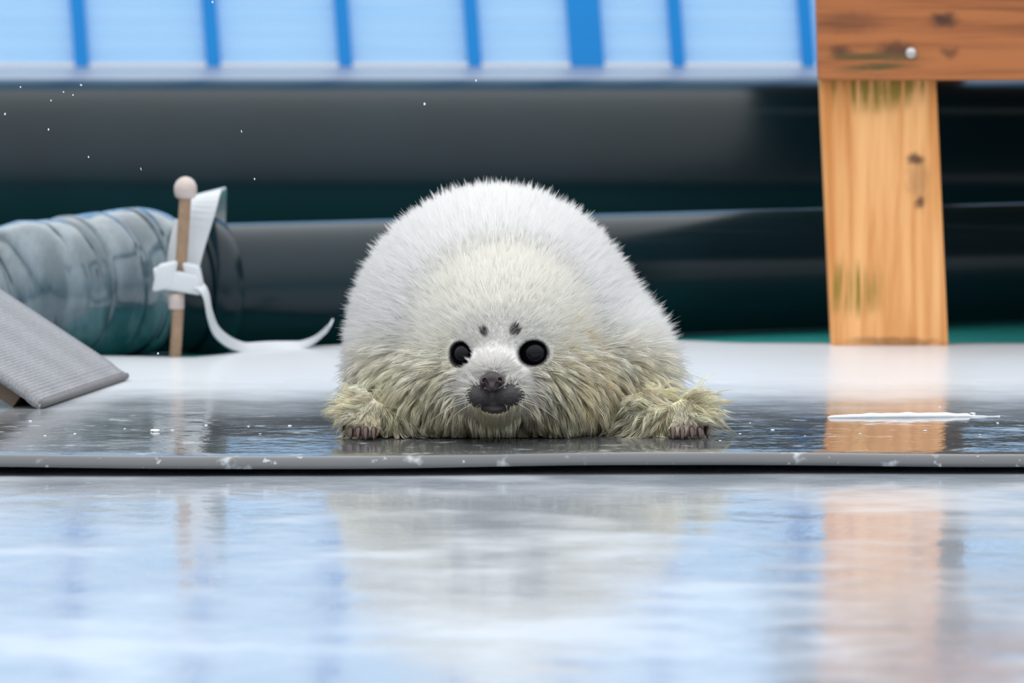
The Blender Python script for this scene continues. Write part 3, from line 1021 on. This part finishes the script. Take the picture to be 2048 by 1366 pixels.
def hair_mesh(name, root, mid, tip, r_, c, bent):
    n = len(root)
    ax = unit(tip - root)
    ref = np.where(np.abs(ax[:, 2:3]) < 0.9, np.array([[0, 0, 1.0]]), np.array([[1.0, 0, 0]]))
    u = unit(np.cross(ax, ref)); w_ = np.cross(ax, u)
    ph = rng.random(n) * 6.28
    ring = []
    for k in range(3):
        a_ = ph + 2 * math.pi * k / 3
        ring.append(u * np.cos(a_)[:, None] + w_ * np.sin(a_)[:, None])
    cols = []
    if bent:
        V = np.stack([root + ring[k] * r_[:, None] for k in range(3)] + [mid + ring[k] * (0.72 * r_)[:, None] for k in range(3)] + [tip], 1)
        fl_ = []
        for k in range(3):
            k2 = (k + 1) % 3
            fl_ += [(k, k2, 3 + k2), (k, 3 + k2, 3 + k), (3 + k, 3 + k2, 6)]
        m = 7
    else:
        V = np.stack([root + ring[k] * r_[:, None] for k in range(3)] + [tip], 1)
        fl_ = [(0, 1, 3), (1, 2, 3), (2, 0, 3)]
        m = 4
    faces = (np.arange(n)[:, None, None] * m + np.array(fl_)[None]).reshape(-1, 3)
    return np_mesh(name, V.reshape(-1, 3), faces, np.repeat(c, m, 0))


fur_m = bpy.data.materials.new('seal_fur'); fur_m.use_nodes = True
t = fur_m.node_tree; t.nodes.clear()
o_ = t.nodes.new('ShaderNodeOutputMaterial')
at = t.nodes.new('ShaderNodeAttribute'); at.attribute_name = 'Col'
df = t.nodes.new('ShaderNodeBsdfDiffuse'); t.links.new(at.outputs['Color'], df.inputs['Color'])
tr = t.nodes.new('ShaderNodeBsdfTranslucent'); t.links.new(at.outputs['Color'], tr.inputs['Color'])
ms = t.nodes.new('ShaderNodeMixShader'); ms.inputs[0].default_value = 0.42
t.links.new(df.outputs[0], ms.inputs[1]); t.links.new(tr.outputs[0], ms.inputs[2])
gl = t.nodes.new('ShaderNodeBsdfGlossy'); gl.inputs['Roughness'].default_value = 0.35; gl.inputs['Color'].default_value = (1, 1, 1, 1)
ms2 = t.nodes.new('ShaderNodeMixShader'); ms2.inputs[0].default_value = 0.05
t.links.new(ms.outputs[0], ms2.inputs[1]); t.links.new(gl.outputs[0], ms2.inputs[2])
t.links.new(ms2.outputs[0], o_.inputs['Surface'])

wm = wet_mask(cen)
under = grow(170000, dens, 20000, lambda p, w_: 0.25 + 0 * w_, 0.00030, 0.1, 0.62)
tuft = grow(170000, dens * (1 - 0.3 * wm), 18000, lambda p, w_: 0.80 + 0 * w_, 0.00028, 0.2, 1.0)
guard = grow(50000, dens * (1 - 0.6 * wm) * (1 - faceness), 9000, lambda p, w_: 0.97 + 0 * w_, 0.00026, 0.2, 1.18)
dry = [np.concatenate(a_) for a_ in zip(under, tuft, guard)]
fo = link('fur', hair_mesh('fur', *dry, False), fur_m, seal); fo['kind'] = 'stuff'; fo['label'] = 'soft white fur'
pawm = np.maximum(1 - sstep(np.linalg.norm(cen - LW, axis=-1), 0.03, 0.05), 1 - sstep(np.linalg.norm(cen - RW, axis=-1), 0.03, 0.05))
pawm = 0.8 * pawm * sstep(cen[:, 2], 0.006, 0.016)
away_face = sstep(np.linalg.norm(cen - P(990, 752, 5.635), axis=-1), 0.050, 0.066)
wetx = dens * np.maximum(np.clip(wm - 0.2, 0, 1) * (1 - 0.8 * sstep(cen[:, 1], 5.82, 5.92)), pawm) * away_face
wet1 = grow(34000, wetx, 3400, lambda p, w_: np.full(len(p), 0.92), 0.00028, 0.5, 0.95, 0.1, 0.45)
wet2 = grow(16000, wetx, 1500, lambda p, w_: np.full(len(p), 0.98), 0.00030, 0.6, 1.75, 0.35, 0.35)
wetf = [np.concatenate([a_, b_]) for a_, b_ in zip(wet1, wet2)]
fw = link('wet_fur', hair_mesh('wet_fur', *wetf, True), fur_m, seal); fw['kind'] = 'stuff'; fw['label'] = 'wet yellowish fur clumped into points'


# ------------------------------------------------------------------ ice on the floor
ice_m = simple('white_ice', (0.90, 0.93, 0.96), 0.35, noise=0.05, nscale=60)
a0 = P(1655, 834, ground_D(836)); a1 = P(2000, 831, ground_D(833))
pp, rr = [], []
for i in range(60):
    u = i / 59
    p = a0 + (a1 - a0) * u
    r = 0.0008 + 0.0026 * math.sin(math.pi * min(1, u * 1.08)) ** 0.5 * (0.85 + 0.08 * math.sin(u * 31) + 0.07 * math.sin(u * 57))
    if u > 0.82: r *= 0.45
    if u < 0.01 or u > 0.99: r = 0.0006
    p[2] = r * 0.6; pp.append(p); rr.append(r)
sl = link('ice_sliver', tube('ice_sliver', pp, rr, 10), ice_m)
tag(sl, 'long white sliver of ice on the wet floor before the wooden leg', 'ice')
crumbs = [(310, 863, 14), (60, 843, 6), (412, 851, 5), (497, 853, 4), (580, 852, 6), (345, 861, 5), (250, 858, 4), (150, 868, 5), (520, 868, 4), (90, 872, 4),
          (1945, 828, 8), (1480, 868, 4), (1545, 860, 5), (1500, 846, 3), (1720, 868, 4), (1610, 872, 3), (1850, 862, 5), (1960, 870, 4), (1880, 815, 4), (1995, 846, 4), (1440, 882, 5)]
bm = bmesh.new()
bmesh.ops.create_icosphere(bm, subdivisions=2, radius=1)
for v in bm.verts:
    v.co *= 1 + 0.28 * math.sin(v.co.x * 5 + v.co.y * 3) * math.cos(v.co.z * 4 + 1)
    v.co.z *= 0.45
cr_me = from_bm('ice_crumb', bm, True); cr_me.materials.append(ice_m)
for px, py, s in crumbs:
    p = P(px, py, ground_D(py))
    o = bpy.data.objects.new('ice_crumb', cr_me); C.objects.link(o)
    r = s * 0.5 * p[1] / F
    o.scale = (r * 1.5, r * 1.3, r); o.location = (p[0], p[1], r * 0.25)
    o.rotation_euler = (0, 0, px * 0.37)
    if s > 10:
        tag(o, 'largest white lump of ice beside the crumbs on the wet floor', 'ice lump')
    else:
        tag(o, 'small white crumb of ice lying on the wet floor', 'ice crumb', 'ice crumbs scattered on the wet floor')

# ------------------------------------------------------------------ falling snowflakes (sharp, so as far as the seal)
flakes = [(162, 170, 4), (127, 184, 3), (41, 174, 3), (102, 201, 3), (146, 190, 3), (10, 228, 4), (97, 259, 4), (177, 314, 4), (282, 338, 5), (483, 263, 5), (509, 358, 4), (849, 208, 5), (952, 161, 4), (316, 707, 4), (425, 4, 4)]
bm = bmesh.new()
for k in range(3):
    an = math.pi * k / 3
    g = bmesh.ops.create_cube(bm, size=1)['verts']
    for v in g:
        x, y, z = v.co.x * 2.0, v.co.y * 0.3, v.co.z * 0.45
        v.co = Vector((x * math.cos(an) - z * math.sin(an), y, x * math.sin(an) + z * math.cos(an)))
fk_me = from_bm('snowflake', bm); fk_me.materials.append(simple('snow', (0.95, 0.97, 1.0), 0.5))
for i, (px, py, s) in enumerate(flakes):
    D = 5.60 + 0.02 * (i * 7 % 11)
    o = bpy.data.objects.new('snowflake', fk_me); C.objects.link(o)
    o.location = [float(v) for v in P(px, py, D)]
    r = s * 0.5 * D / F
    o.scale = (r * 1.25, r, r); o.rotation_euler = (0.3, 0.6 + 0.3 * i, 0.2 * i)
    tag(o, 'tiny white snowflake falling in the air', 'snowflake', 'falling snowflakes')
